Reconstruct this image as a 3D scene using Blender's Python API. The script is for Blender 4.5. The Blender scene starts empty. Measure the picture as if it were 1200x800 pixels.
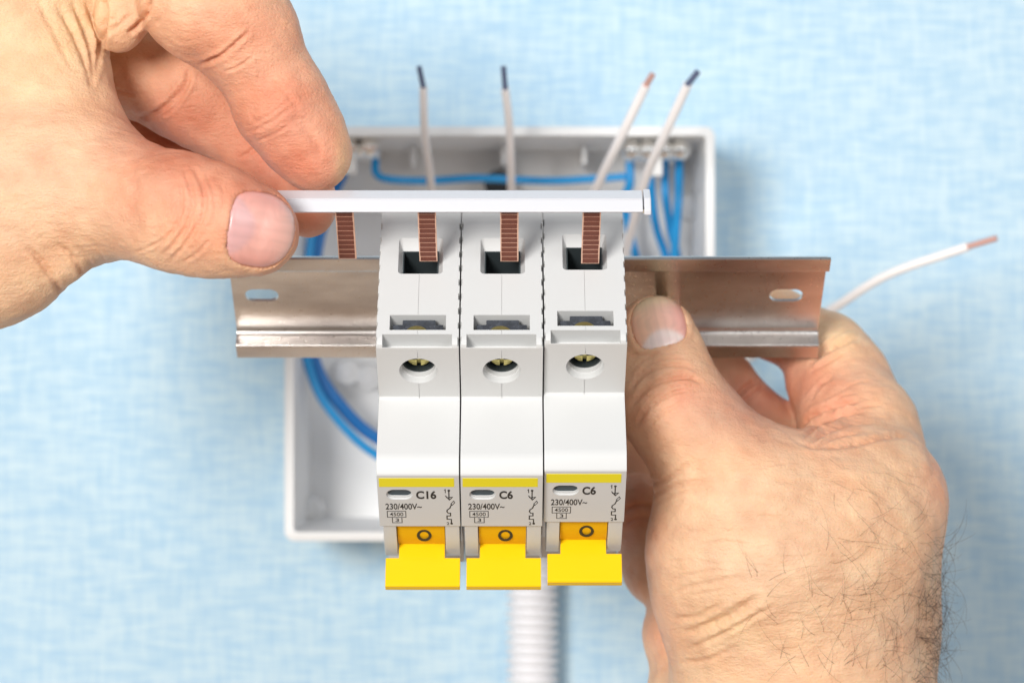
import bpy, bmesh, math, random
import numpy as np
from mathutils import Vector, Matrix

random.seed(7); rng = np.random.default_rng(7)
scene = bpy.context.scene
COL = scene.collection
S = 0.001                                     # everything is authored in millimetres
F = 2970.0                                    # focal length in pixels of the 1200 px wide photograph

# ---------------------------------------------------------------- camera
cam = bpy.data.objects.new('camera', bpy.data.cameras.new('camera'))
COL.objects.link(cam); scene.camera = cam
cam.location = (0, -0.6, 0); cam.rotation_euler = (math.radians(90), 0, 0)
cam.data.sensor_width = 36; cam.data.lens = 36 * F / 1200
cam.data.clip_start = 0.02; cam.data.clip_end = 20
cam.data.dof.use_dof = True; cam.data.dof.focus_distance = 0.548; cam.data.dof.aperture_fstop = 15

# ---------------------------------------------------------------- world and lamps
world = bpy.data.worlds.new('World'); scene.world = world; world.use_nodes = True
wn = world.node_tree; wn.nodes.clear()
wo = wn.nodes.new('ShaderNodeOutputWorld'); wb = wn.nodes.new('ShaderNodeBackground')
wr = wn.nodes.new('ShaderNodeValToRGB'); wt = wn.nodes.new('ShaderNodeTexCoord')
ws = wn.nodes.new('ShaderNodeSeparateXYZ'); wm = wn.nodes.new('ShaderNodeMapRange')
wm.inputs['From Min'].default_value = -1; wm.inputs['From Max'].default_value = 1
wn.links.new(wt.outputs['Generated'], ws.inputs[0]); wn.links.new(ws.outputs['Z'], wm.inputs['Value'])
wn.links.new(wm.outputs['Result'], wr.inputs['Fac']); 
wd = wn.nodes.new('ShaderNodeMapRange'); wd.inputs['From Min'].default_value = -0.88; wd.inputs['From Max'].default_value = -0.97   # the dark figure of the photographer
wd.interpolation_type = 'SMOOTHSTEP'; wx = wn.nodes.new('ShaderNodeMix'); wx.data_type = 'RGBA'; wx.inputs[7].default_value = (0.05, 0.08, 0.13, 1)
wn.links.new(ws.outputs['Y'], wd.inputs['Value']); wn.links.new(wd.outputs['Result'], wx.inputs[0]); wn.links.new(wr.outputs['Color'], wx.inputs[6]); wn.links.new(wx.outputs[2], wb.inputs['Color'])
wn.links.new(wb.outputs[0], wo.inputs['Surface'])
cr = wr.color_ramp
cr.elements[0].position = 0.0; cr.elements[0].color = (1.5, 1.08, 0.76, 1)
cr.elements[1].position = 1.0; cr.elements[1].color = (0.62, 0.68, 0.78, 1)
for p, c in ((0.10, (0.9, 0.66, 0.48, 1)), (0.2, (0.58, 0.45, 0.36, 1)), (0.3, (0.60, 0.48, 0.38, 1)), (0.5, (1.0, 1.0, 1.0, 1)), (0.75, (0.95, 0.97, 1.0, 1)), (0.92, (0.75, 0.8, 0.88, 1))):
    e = cr.elements.new(p); e.color = c
wb.inputs['Strength'].default_value = 0.38

def area(name, loc, target, size, power, col):
    l = bpy.data.lights.new(name, 'AREA'); l.shape = 'DISK'; l.size = size; l.energy = power; l.color = col
    o = bpy.data.objects.new(name, l); COL.objects.link(o); o.location = loc
    o.rotation_euler = (Vector(target) - Vector(loc)).to_track_quat('-Z', 'Y').to_euler()
    return o
area('key_softbox', (-0.42, -1.15, 0.19), (0, 0.02, 0.0), 0.40, 15.8, (1.0, 0.985, 0.96))
area('fill_softbox', (0.62, -0.95, 0.32), (0, 0, 0), 0.7, 4.0, (0.97, 0.98, 1.0))
scene.view_settings.view_transform = 'Standard'; scene.view_settings.look = 'None'
scene.view_settings.exposure = 0.0; scene.view_settings.gamma = 1.0

# ---------------------------------------------------------------- placing helpers
def P(px, py, d):                              # point seen at (px, py) of the photo, d mm from the lens, in mm
    return np.array(((px - 600) * d / F, d - 600.0, (400 - py) * d / F))

TH = math.radians(49.5)                        # the rail assembly leans towards the lens
ST, CT = math.sin(TH), math.cos(TH)
OZ = (400 - 335) * 600 / F
def yu(py, n):                                 # u (along the device height) seen at image row py on plane n
    k = (400 - py) / F
    return (k * (600 - n * CT) - OZ + n * ST) / (CT + k * ST)
def yn(py, u):                                 # n (depth of the device) seen at image row py on plane u
    k = (400 - py) / F
    return (OZ + u * CT - k * (600 - u * ST)) / (ST - k * CT)
def dep(u, n): return 600 - u * ST - n * CT
def xl(px, u, n): return (px - 600) * dep(u, n) / F
TILT = math.radians(90 + 49.5)

# ---------------------------------------------------------------- materials
def mat(name, col, rough=0.5, metal=0.0, bump=None, vary=None, sss=None, spec=None, coat=0.0, alpha=None):
    m = bpy.data.materials.new(name); m.use_nodes = True
    nt = m.node_tree; b = nt.nodes['Principled BSDF']
    b.inputs['Base Color'].default_value = (*col, 1); b.inputs['Roughness'].default_value = rough
    b.inputs['Metallic'].default_value = metal
    if spec is not None: b.inputs['Specular IOR Level'].default_value = spec
    if coat: b.inputs['Coat Weight'].default_value = coat; b.inputs['Coat Roughness'].default_value = 0.15
    if sss:
        b.inputs['Subsurface Weight'].default_value = sss[0]; b.inputs['Subsurface Radius'].default_value = sss[1]
        b.inputs['Subsurface Scale'].default_value = sss[2]
    tc = nt.nodes.new('ShaderNodeTexCoord')
    if vary:                                    # (scale, amount, stretch)
        mp = nt.nodes.new('ShaderNodeMapping'); mp.inputs['Scale'].default_value = vary[2]
        n = nt.nodes.new('ShaderNodeTexNoise'); n.inputs['Scale'].default_value = vary[0]; n.inputs['Detail'].default_value = 5
        mr = nt.nodes.new('ShaderNodeMapRange'); mr.inputs['To Min'].default_value = 1 - vary[1]; mr.inputs['To Max'].default_value = 1 + vary[1]
        mx = nt.nodes.new('ShaderNodeVectorMath'); mx.operation = 'SCALE'; mx.inputs[0].default_value = col
        nt.links.new(tc.outputs['Object'], mp.inputs[0]); nt.links.new(mp.outputs[0], n.inputs['Vector'])
        nt.links.new(n.outputs['Fac'], mr.inputs['Value']); nt.links.new(mr.outputs[0], mx.inputs['Scale'])
        nt.links.new(mx.outputs[0], b.inputs['Base Color'])
    if bump:                                    # (scale, strength, distance)
        n = nt.nodes.new('ShaderNodeTexNoise'); n.inputs['Scale'].default_value = bump[0]; n.inputs['Detail'].default_value = 4
        bp = nt.nodes.new('ShaderNodeBump'); bp.inputs['Strength'].default_value = bump[1]; bp.inputs['Distance'].default_value = bump[2]
        nt.links.new(tc.outputs['Object'], n.inputs['Vector']); nt.links.new(n.outputs['Fac'], bp.inputs['Height'])
        nt.links.new(bp.outputs[0], b.inputs['Normal'])
    return m

M = {}
M['grey_plastic'] = mat('grey_plastic', (0.63, 0.63, 0.62), 0.42, bump=(2500, 0.10, 0.0001), vary=(60, 0.02, (1, 1, 1)))
M['box_plastic'] = mat('box_plastic', (0.93, 0.93, 0.92), 0.4, bump=(900, 0.1, 0.0002))
M['bar_plastic'] = mat('bar_plastic', (0.68, 0.68, 0.71), 0.28, sss=(0.15, (1, 1, 1), 0.001))
M['conduit_plastic'] = mat('conduit_plastic', (0.84, 0.83, 0.85), 0.4)
M['yellow_lever'] = mat('yellow_lever', (0.87, 0.545, 0.003), 0.28, vary=(120, 0.03, (1, 1, 1)), spec=0.3)
M['shaded_yellow_drum'] = mat('shaded_yellow_drum', (0.86, 0.47, 0.006), 0.42, spec=0.3)  # lever yellow deepened towards orange, standing in for shade on the drum
M['yellow_stripe'] = mat('yellow_stripe', (0.84, 0.72, 0.01), 0.45)
M['black_print'] = mat('black_print', (0.02, 0.02, 0.022), 0.5)
M['shade_liner'] = mat('shade_liner', (0.035, 0.045, 0.048), 0.45)  # dark lining colour that puts shade into the openings
M['dark_steel'] = mat('dark_steel', (0.10, 0.11, 0.13), 0.45, metal=0.7, bump=(900, 0.8, 0.0006), vary=(600, 0.6, (1, 1, 1)))
M['dark_teal'] = mat('dark_teal', (0.05, 0.075, 0.09), 0.5)
M['brass'] = mat('brass', (0.60, 0.52, 0.20), 0.3, metal=1.0, bump=(700, 0.6, 0.0005))
M['shiny_metal'] = mat('shiny_metal', (0.97, 0.97, 0.95), 0.2, metal=1.0)
M['copper_bright'] = mat('copper_bright', (0.86, 0.54, 0.40), 0.4, metal=0.35)
M['copper_dark'] = mat('copper_dark', (0.175, 0.052, 0.032), 0.55, metal=0.15, bump=(1800, 0.4, 0.0002), vary=(1500, 0.25, (1, 1, 1)))
M['white_wire'] = mat('white_wire', (0.97, 0.92, 0.90), 0.35)
M['blue_wire'] = mat('blue_wire', (0.02, 0.36, 0.80), 0.35)
M['blue_wire_dark'] = mat('blue_wire_dark', (0.01, 0.20, 0.58), 0.35)
M['dark_strand'] = mat('dark_strand', (0.13, 0.155, 0.25), 0.4, metal=0.3)
M['pink_strand'] = mat('pink_strand', (0.72, 0.42, 0.36), 0.4, metal=0.4)
M['black_rubber'] = mat('black_rubber', (0.03, 0.035, 0.04), 0.5)
M['nail'] = mat('nail', (0.74, 0.42, 0.37), 0.3, sss=(0.2, (1, 0.4, 0.3), 0.0012), coat=0.12)
M['hair'] = mat('hair', (0.060, 0.028, 0.018), 0.45)
M['brown_edge'] = mat('brown_edge', (0.45, 0.38, 0.28), 0.6)  # dull brown strip in the gap before the end cap

def zinc():
    m = mat('zinc_steel', (0.66, 0.62, 0.60), 0.27, metal=1.0)
    nt = m.node_tree; b = nt.nodes['Principled BSDF']; tc = nt.nodes.new('ShaderNodeTexCoord')
    mp = nt.nodes.new('ShaderNodeMapping'); mp.inputs['Scale'].default_value = (0.35, 1, 1)
    n = nt.nodes.new('ShaderNodeTexNoise'); n.inputs['Scale'].default_value = 90; n.inputs['Detail'].default_value = 8
    n2 = nt.nodes.new('ShaderNodeTexNoise'); n2.inputs['Scale'].default_value = 1400; n2.inputs['Detail'].default_value = 3
    r = nt.nodes.new('ShaderNodeValToRGB'); r.color_ramp.elements[0].position = 0.3; r.color_ramp.elements[1].position = 0.7
    r.color_ramp.elements[0].color = (0.46, 0.42, 0.40, 1); r.color_ramp.elements[1].color = (0.86, 0.82, 0.78, 1)
    mr = nt.nodes.new('ShaderNodeMapRange'); mr.inputs['To Min'].default_value = 0.2; mr.inputs['To Max'].default_value = 0.42
    bp = nt.nodes.new('ShaderNodeBump'); bp.inputs['Strength'].default_value = 0.25; bp.inputs['Distance'].default_value = 0.0001
    nt.links.new(tc.outputs['Object'], mp.inputs[0]); nt.links.new(mp.outputs[0], n.inputs[0]); nt.links.new(tc.outputs['Object'], n2.inputs[0])
    nt.links.new(n.outputs['Fac'], r.inputs[0]); nt.links.new(r.outputs[0], b.inputs['Base Color'])
    nt.links.new(n2.outputs['Fac'], mr.inputs[0]); nt.links.new(mr.outputs[0], b.inputs['Roughness'])
    nt.links.new(n2.outputs['Fac'], bp.inputs['Height']); nt.links.new(bp.outputs[0], b.inputs['Normal'])
    return m
M['zinc'] = zinc()

def wallpaper():
    m = mat('wallpaper', (0.5, 0.75, 0.88), 0.8, spec=0.2)
    nt = m.node_tree; b = nt.nodes['Principled BSDF']; tc = nt.nodes.new('ShaderNodeTexCoord')
    def noise(sc, scale, det=3):
        mp = nt.nodes.new('ShaderNodeMapping'); mp.inputs['Scale'].default_value = sc
        n = nt.nodes.new('ShaderNodeTexNoise'); n.inputs['Scale'].default_value = scale; n.inputs['Detail'].default_value = det
        nt.links.new(tc.outputs['Object'], mp.inputs[0]); nt.links.new(mp.outputs[0], n.inputs[0]); return n
    a = noise((0.12, 1, 1.0), 950, 3); c = noise((1.0, 1, 0.10), 900, 3); e = noise((1, 1, 2.0), 60, 4)
    a2 = noise((0.3, 1, 1.0), 300, 2)
    def math_(op, x, y):
        q = nt.nodes.new('ShaderNodeMath'); q.operation = op
        for i, v in enumerate((x, y)):
            if isinstance(v, (int, float)): q.inputs[i].default_value = v
            else: nt.links.new(v, q.inputs[i])
        return q.outputs[0]
    s = math_('ADD', math_('MULTIPLY', a.outputs['Fac'], 0.50), math_('MULTIPLY', c.outputs['Fac'], 0.32))
    s = math_('ADD', s, math_('MULTIPLY', e.outputs['Fac'], 0.09))
    s = math_('ADD', s, math_('MULTIPLY', a2.outputs['Fac'], 0.09))
    r = nt.nodes.new('ShaderNodeValToRGB'); r.color_ramp.elements[0].position = 0.42; r.color_ramp.elements[1].position = 0.58
    r.color_ramp.elements[0].color = (0.46, 0.67, 0.835, 1); r.color_ramp.elements[1].color = (0.63, 0.795, 0.88, 1)
    nt.links.new(s, r.inputs[0]); nt.links.new(r.outputs[0], b.inputs['Base Color'])
    bp = nt.nodes.new('ShaderNodeBump'); bp.inputs['Strength'].default_value = 0.5; bp.inputs['Distance'].default_value = 0.0006
    nt.links.new(s, bp.inputs['Height']); nt.links.new(bp.outputs[0], b.inputs['Normal'])
    return m
M['wallpaper'] = wallpaper()

def skin():
    m = mat('skin', (0.7, 0.45, 0.32), 0.5, sss=(0.22, (1.0, 0.34, 0.18), 0.0018), spec=0.35)
    nt = m.node_tree; b = nt.nodes['Principled BSDF']; tc = nt.nodes.new('ShaderNodeTexCoord')
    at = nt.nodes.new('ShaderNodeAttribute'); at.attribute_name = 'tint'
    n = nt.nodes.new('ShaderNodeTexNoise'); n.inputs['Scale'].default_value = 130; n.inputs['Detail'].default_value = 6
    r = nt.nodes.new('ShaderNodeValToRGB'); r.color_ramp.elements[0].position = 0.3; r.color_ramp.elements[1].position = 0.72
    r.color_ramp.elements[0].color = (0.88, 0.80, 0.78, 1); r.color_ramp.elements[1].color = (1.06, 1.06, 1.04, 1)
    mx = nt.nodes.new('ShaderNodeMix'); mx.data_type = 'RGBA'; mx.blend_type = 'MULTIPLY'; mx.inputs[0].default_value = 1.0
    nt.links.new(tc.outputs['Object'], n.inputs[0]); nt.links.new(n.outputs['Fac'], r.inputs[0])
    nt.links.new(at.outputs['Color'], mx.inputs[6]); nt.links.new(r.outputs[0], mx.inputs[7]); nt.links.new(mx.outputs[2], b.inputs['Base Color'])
    v = nt.nodes.new('ShaderNodeTexVoronoi'); v.inputs['Scale'].default_value = 1100; v.feature = 'DISTANCE_TO_EDGE'
    wv = nt.nodes.new('ShaderNodeTexNoise'); wv.inputs['Scale'].default_value = 420; wv.inputs['Detail'].default_value = 7; wv.inputs['Roughness'].default_value = 0.7
    mp = nt.nodes.new('ShaderNodeMapping'); mp.inputs['Rotation'].default_value = (0, math.radians(30), 0); mp.inputs['Scale'].default_value = (0.4, 0.6, 1.2)
    nt.links.new(tc.outputs['Object'], v.inputs[0]); nt.links.new(tc.outputs['Object'], mp.inputs[0]); nt.links.new(mp.outputs[0], wv.inputs[0])
    b1 = nt.nodes.new('ShaderNodeBump'); b1.inputs['Strength'].default_value = 0.6; b1.inputs['Distance'].default_value = 0.00022
    b2 = nt.nodes.new('ShaderNodeBump'); b2.inputs['Strength'].default_value = 1.0; b2.inputs['Distance'].default_value = 0.0006
    nt.links.new(v.outputs['Distance'], b1.inputs['Height']); nt.links.new(wv.outputs['Fac'], b2.inputs['Height'])
    nt.links.new(b2.outputs[0], b1.inputs['Normal']); nt.links.new(b1.outputs[0], b.inputs['Normal'])
    return m
M['skin'] = skin()

# ---------------------------------------------------------------- mesh helpers (all coordinates in mm)
def box(bm, x0, x1, y0, y1, z0, z1, mi=0):
    v = [bm.verts.new((x, y, z)) for x in (x0, x1) for y in (y0, y1) for z in (z0, z1)]
    fs = []
    for f in ((0, 1, 3, 2), (4, 6, 7, 5), (0, 4, 5, 1), (2, 3, 7, 6), (0, 2, 6, 4), (1, 5, 7, 3)):
        q = bm.faces.new([v[i] for i in f]); q.material_index = mi; fs.append(q)
    return v
def hexa(bm, a, b, mi=0):                      # loft between two equal loops, closed
    va = [bm.verts.new(p) for p in a]; vb = [bm.verts.new(p) for p in b]; n = len(a)
    for i in range(n):
        bm.faces.new((va[i], va[(i + 1) % n], vb[(i + 1) % n], vb[i])).material_index = mi
    bm.faces.new(list(reversed(va))).material_index = mi; bm.faces.new(vb).material_index = mi
def prism(bm, prof, x0, x1, mi=0):             # profile of (u, n) pairs run along x
    hexa(bm, [(x0, u, n) for u, n in prof], [(x1, u, n) for u, n in prof], mi)
def cyl(bm, c, ax, r, h, seg=32, r2=None, mi=0):
    ax = Vector(ax).normalized(); t = ax.orthogonal().normalized(); s = ax.cross(t); c = Vector(c)
    r2 = r if r2 is None else r2
    a = [c + (t * math.cos(i * 2 * math.pi / seg) + s * math.sin(i * 2 * math.pi / seg)) * r for i in range(seg)]
    b = [c + ax * h + (t * math.cos(i * 2 * math.pi / seg) + s * math.sin(i * 2 * math.pi / seg)) * r2 for i in range(seg)]
    hexa(bm, a, b, mi)
def catmull(pts, n=10):
    pts = [np.array(p, float) for p in pts]; q = [2 * pts[0] - pts[1]] + pts + [2 * pts[-1] - pts[-2]]; out = []
    for i in range(1, len(q) - 2):
        for k in range(n):
            t = k / n
            out.append(0.5 * ((2 * q[i]) + (-q[i - 1] + q[i + 1]) * t + (2 * q[i - 1] - 5 * q[i] + 4 * q[i + 1] - q[i + 2]) * t * t + (-q[i - 1] + 3 * q[i] - 3 * q[i + 1] + q[i + 2]) * t ** 3))
    out.append(pts[-1]); return out
def tube(bm, pts, r, seg=14, smooth=True, n=10, mi=0):
    p = [Vector(x) for x in (catmull(pts, n) if smooth else pts)]
    rs = r if callable(r) else (lambda t: r)
    rings = []; up = None
    for i, c in enumerate(p):
        d = (p[min(i + 1, len(p) - 1)] - p[max(i - 1, 0)]).normalized()
        if up is None: up = d.orthogonal().normalized()
        up = (up - d * up.dot(d)).normalized(); s = d.cross(up); rr = rs(i / (len(p) - 1))
        rings.append([bm.verts.new(c + (up * math.cos(k * 2 * math.pi / seg) + s * math.sin(k * 2 * math.pi / seg)) * rr) for k in range(seg)])
    for a, b in zip(rings, rings[1:]):
        for k in range(seg): bm.faces.new((a[k], a[(k + 1) % seg], b[(k + 1) % seg], b[k])).material_index = mi
    bm.faces.new(list(reversed(rings[0]))).material_index = mi; bm.faces.new(rings[-1]).material_index = mi
def obj(name, bm, mats, parent=None, bevel=0, smooth=False, seg=2, cuts=None, angle=30):
    for v in bm.verts: v.co *= S
    bmesh.ops.recalc_face_normals(bm, faces=bm.faces)
    me = bpy.data.meshes.new(name); bm.to_mesh(me); bm.free()
    for m in (mats if isinstance(mats, (list, tuple)) else [mats]): me.materials.append(m)
    o = bpy.data.objects.new(name, me); COL.objects.link(o)
    if smooth: me.shade_smooth()
    if cuts or bevel:
        tmp = []
        if bevel:
            b = o.modifiers.new('b', 'BEVEL'); b.width = bevel * S; b.segments = seg; b.limit_method = 'ANGLE'; b.angle_limit = math.radians(angle)
        for c in (cuts or []):
            for v in c.verts: v.co *= S
            bmesh.ops.recalc_face_normals(c, faces=c.faces)
            cm = bpy.data.meshes.new('cut'); c.to_mesh(cm); c.free(); co = bpy.data.objects.new('cut', cm); COL.objects.link(co)
            q = o.modifiers.new('c', 'BOOLEAN'); q.object = co; q.operation = 'DIFFERENCE'; q.solver = 'EXACT'; q.use_self = True; tmp.append(co)
        dg = bpy.context.evaluated_depsgraph_get(); dg.update()
        new = bpy.data.meshes.new_from_object(o.evaluated_get(dg)); o.modifiers.clear(); o.data = new; new.name = name
        for c in tmp: bpy.data.objects.remove(c)
    if smooth:
        o.data.shade_smooth()
        if smooth != 'all':
            o.data.set_sharp_from_angle(angle=math.radians(35))
            if cuts or bevel:
                q = o.modifiers.new('w', 'WEIGHTED_NORMAL'); q.keep_sharp = True; q.weight = 60; q.mode = 'FACE_AREA_WITH_ANGLE'
                dg = bpy.context.evaluated_depsgraph_get(); dg.update(); new = bpy.data.meshes.new_from_object(o.evaluated_get(dg)); o.modifiers.clear(); o.data = new; new.name = name
    if parent: o.parent = parent
    return o
def tag(o, label=None, cat=None, group=None, kind=None):
    if label: o['label'] = label
    if cat: o['category'] = cat
    if group: o['group'] = group
    if kind: o['kind'] = kind
    return o
def empty(name, loc=(0, 0, 0), rx=0):
    o = bpy.data.objects.new(name, None); COL.objects.link(o); o.location = loc; o.rotation_euler = (rx, 0, 0); o.empty_display_size = 0.01
    return o
NB = bmesh.new

# ---------------------------------------------------------------- the wall
WALL = 766.0
bm = NB(); box(bm, -700, 700, WALL - 600, WALL - 590, -500, 500)
wall = obj('wall', bm, M['wallpaper']); tag(wall, kind='structure')

# ---------------------------------------------------------------- open enclosure on the wall
RIM = 716.0; q = RIM / F
bx0, bx1, bz1, bz0 = (333 - 600) * q, (838 - 600) * q, (400 - 148) * q, (400 - 634) * q
ry, wy = RIM - 600, WALL - 600 - 0.3
enc = empty('junction_box', (0, wy * S, 0))
def rrect(x0, x1, z0, z1, r, n=5):
    out = []
    for cx, cz, a0 in ((x1 - r, z1 - r, 0), (x0 + r, z1 - r, 90), (x0 + r, z0 + r, 180), (x1 - r, z0 + r, 270)):
        for k in range(n + 1):
            a = math.radians(a0 + 90 * k / n); out.append((cx + r * math.cos(a), cz + r * math.sin(a)))
    return out
bm = NB()
oo = rrect(bx0, bx1, bz0, bz1, 3.0); ii = rrect(bx0 + 2.6, bx1 - 2.6, bz0 + 2.6, bz1 - 2.6, 1.2); bb = rrect(bx0 + 3.6, bx1 - 3.6, bz0 + 3.6, bz1 - 3.6, 1.2)
loops = [[bm.verts.new((x, wy, z)) for x, z in oo], [bm.verts.new((x, ry + 0.8, z)) for x, z in oo],
         [bm.verts.new((x * 0.99 + 0.0, ry, z * 0.99)) for x, z in rrect(bx0 + .5, bx1 - .5, bz0 + .5, bz1 - .5, 2.6)],
         [bm.verts.new((x, ry, z)) for x, z in ii], [bm.verts.new((x, wy - 2.5, z)) for x, z in bb]]
for a, b in zip(loops, loops[1:]):
    for i in range(len(a)): bm.faces.new((a[i], a[(i + 1) % len(a)], b[(i + 1) % len(a)], b[i]))
bm.faces.new(loops[-1]); bm.faces.new(list(reversed(loops[0])))
o = obj('enclosure_shell', bm, M['box_plastic'], None, smooth=True); o.parent = enc; o.matrix_parent_inverse = Matrix.Translation((0, -wy * S, 0))
def child_world(o, root):
    o.parent = root; o.matrix_parent_inverse = Matrix.LocRotScale(root.location, root.rotation_euler, None).inverted(); return o
# ribs and screw posts moulded inside
for px in (482, 590, 686):
    bm = NB(); x = (px - 600) * 730 / F; box(bm, x - .7, x + .7, wy - 26, wy - 2.6, bz1 - 9, bz1 - 3.7); child_world(obj('rib', bm, M['box_plastic'], bevel=.3), enc)
for px, py in ((405, 436), (430, 442), (812, 240), (360, 600)):
    bm = NB(); c = P(px, py, 745); cyl(bm, (c[0], wy - 2.4, c[2]), (0, -1, 0), 4.2, 11, 24, 3.6); cyl(bm, (c[0], wy - 13.5, c[2]), (0, -1, 0), 2.0, 1.2, 20)
    child_world(obj('screw_post', bm, M['box_plastic'], bevel=.3, smooth=True), enc)
bm = NB(); c = P(585, 214, 742); cyl(bm, (c[0], wy - 2.4, c[2]), (0, -1, 0), 4.4, 14, 24); child_world(obj('plug', bm, M['black_rubber'], bevel=.4, smooth=True), enc)
tag(enc, 'open white plastic electrical box mounted on the blue wall behind the breakers', 'electrical box')

# ---------------------------------------------------------------- corrugated conduit
cx = (624 - 600) * 757 / F
bm = NB(); prof = []
z = bz0 - 1; k = 0
while z > -175:
    for dz, r in ((0, 6.3), (0.5, 6.35), (0.95, 7.9), (1.85, 7.95), (2.3, 6.35)): prof.append((z - dz, r))
    z -= 2.8
seg = 36; rings = []
for zz, r in prof:
    rings.append([bm.verts.new((cx + r * math.cos(a * 2 * math.pi / seg), wy - 8.2 + r * math.sin(a * 2 * math.pi / seg), zz)) for a in range(seg)])
for a, b in zip(rings, rings[1:]):
    for i in range(seg): bm.faces.new((a[i], a[(i + 1) % seg], b[(i + 1) % seg], b[i]))
tag(obj('conduit', bm, M['conduit_plastic'], smooth='all'), 'pale grey corrugated conduit running down the wall below the white box', 'conduit')

# ---------------------------------------------------------------- terminal blocks in the box
def terminal(name, px0, px1, py, label, n):
    d = 729; a = P(px0, py, d); b = P(px1, py, d)
    root = empty(name, ((a[0] + b[0]) / 2 * S, (d - 600 + 8) * S, a[2] * S))
    bm = NB(); cyl(bm, (a[0], a[1], a[2]), (1, 0, 0), 2.5, b[0] - a[0], 24); child_world(obj('terminal_bar', bm, M['shiny_metal'], bevel=1.2, smooth=True, seg=4), root)
    w = (b[0] - a[0]) / n
    for i in range(n):
        x = a[0] + w * (i + .5)
        bm = NB(); bmesh.ops.create_uvsphere(bm, u_segments=24, v_segments=16, radius=3.1, matrix=Matrix.Translation((x, a[1] - 2.2, a[2] + .4))); s = obj('screw', bm, M['shiny_metal'], smooth=True,
            cuts=[(lambda c: (box(c, x - 2.8, x + 2.8, a[1] - 6.4, a[1] - 4.3, a[2] - .4, a[2] + .4), c)[1])(NB())]); child_world(s, root)
    bm = NB(); box(bm, a[0] + 2, b[0] - 2, a[1] + 4, wy - 2.6, a[2] - 1.6, a[2] + 1.6)
    box(bm, (a[0] + b[0]) / 2 - 2.0, (a[0] + b[0]) / 2 + 2.0, a[1] - 1, a[1] + 5, a[2] - 7, a[2] + 6)
    child_world(obj('bracket', bm, M['box_plastic'], bevel=.3), root)
    tag(root, label, 'terminal block', 'terminal blocks in the box')
terminal('terminal_block', 372, 446, 175, 'short shiny metal terminal block beside the index fingertip in the box', 3)
terminal('terminal_block', 730, 806, 178, 'shiny metal screw terminal block in the upper right corner of the box', 4)

# ---------------------------------------------------------------- wires
def wire(pts, r, m, label, group, tip=None):
    root = empty('wire', P(*pts[0][:3]) * S)
    bm = NB(); tube(bm, [P(*p) for p in pts], r); child_world(obj('insulation', bm, M[m], smooth=True), root)
    if tip:
        a, b = P(*pts[-1]), P(*tip[0]); bm = NB(); tube(bm, [a + (a - b) * .15, (a + b) / 2, b], r * .66, 12)
        child_world(obj('bare_end', bm, M[tip[1]], smooth=True), root)
    tag(root, label, 'wire', group)
WW = 'white wires leaving the box'
wire([(520, 420, 752), (512, 300, 742), (505, 215, 715), (498, 160, 694), (496, 102, 684)], 1.15, 'white_wire', 'white wire with a dark bare tip, leftmost of those rising above the box', WW, ((491, 78, 682), 'dark_strand'))
wire([(600, 420, 752), (601, 300, 742), (599, 215, 712), (597, 150, 694), (592, 104, 684)], 1.15, 'white_wire', 'white wire with dark bare tip standing nearly upright above the middle breaker', WW, ((590, 78, 682), 'dark_strand'))
wire([(640, 420, 752), (665, 300, 738), (699, 220, 705), (728, 160, 684), (757, 100, 672)], 1.3, 'white_wire', 'white wire with a pinkish tip crossing the box edge, left of the leaning pair', WW, ((765, 87, 670), 'pink_strand'))
wire([(728, 420, 752), (730, 320, 744), (755, 215, 705), (778, 160, 684), (806, 99, 670)], 1.3, 'white_wire', 'white wire with a dark bare tip crossing the right terminal block', WW, ((818, 84, 668), 'dark_strand'))
wire([(790, 500, 752), (850, 440, 735), (915, 396, 712), (975, 362, 695), (1040, 322, 685), (1134, 289, 676)], 1.25, 'white_wire', 'long white wire with a pinkish tip sticking out to the right over the wall', WW, ((1168, 279, 672), 'pink_strand'))
BW = 'blue wires inside the box'
wire([(440, 188, 738), (441, 203, 736), (455, 210, 734), (500, 212, 736), (560, 209, 736), (640, 212, 738), (690, 210, 738), (734, 207, 737)], 1.15, 'blue_wire', 'blue wire running level across the top of the box between both terminal blocks', BW)
wire([(738, 190, 738), (738, 215, 738), (732, 240, 742), (745, 300, 748), (770, 360, 752), (760, 450, 752)], 1.3, 'blue_wire', 'blue wire dropping from the left end of the right terminal block', BW)
wire([(762, 188, 740), (764, 230, 742), (770, 270, 745), (782, 310, 748), (790, 400, 750), (770, 470, 750)], 1.2, 'blue_wire', 'light blue wire bowing leftward, leftmost of three under the right terminal block', BW)
wire([(779, 188, 740), (780, 230, 738), (786, 270, 742), (795, 310, 746), (800, 400, 748), (780, 480, 748)], 1.2, 'blue_wire', 'blue wire in the middle of three hanging under the right terminal block', BW)
wire([(796, 188, 740), (795, 230, 736), (792, 270, 738), (790, 310, 742), (786, 400, 746), (760, 490, 748)], 1.3, 'blue_wire', 'blue wire rightmost of three hanging under the right terminal block', BW)
wire([(392, 186, 740), (372, 240, 742), (362, 300, 740), (358, 380, 738), (362, 430, 738), (385, 478, 738), (440, 532, 740), (520, 560, 745)], 1.3, 'blue_wire', 'light blue wire looping outermost down the left side of the box', BW)
wire([(410, 186, 744), (384, 240, 746), (370, 300, 745), (363, 380, 744), (371, 430, 744), (397, 472, 744), (440, 512, 746), (520, 545, 748)], 1.9, 'blue_wire_dark', 'thicker darker blue wire looping inside the light one at the left of the box', BW)

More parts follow.
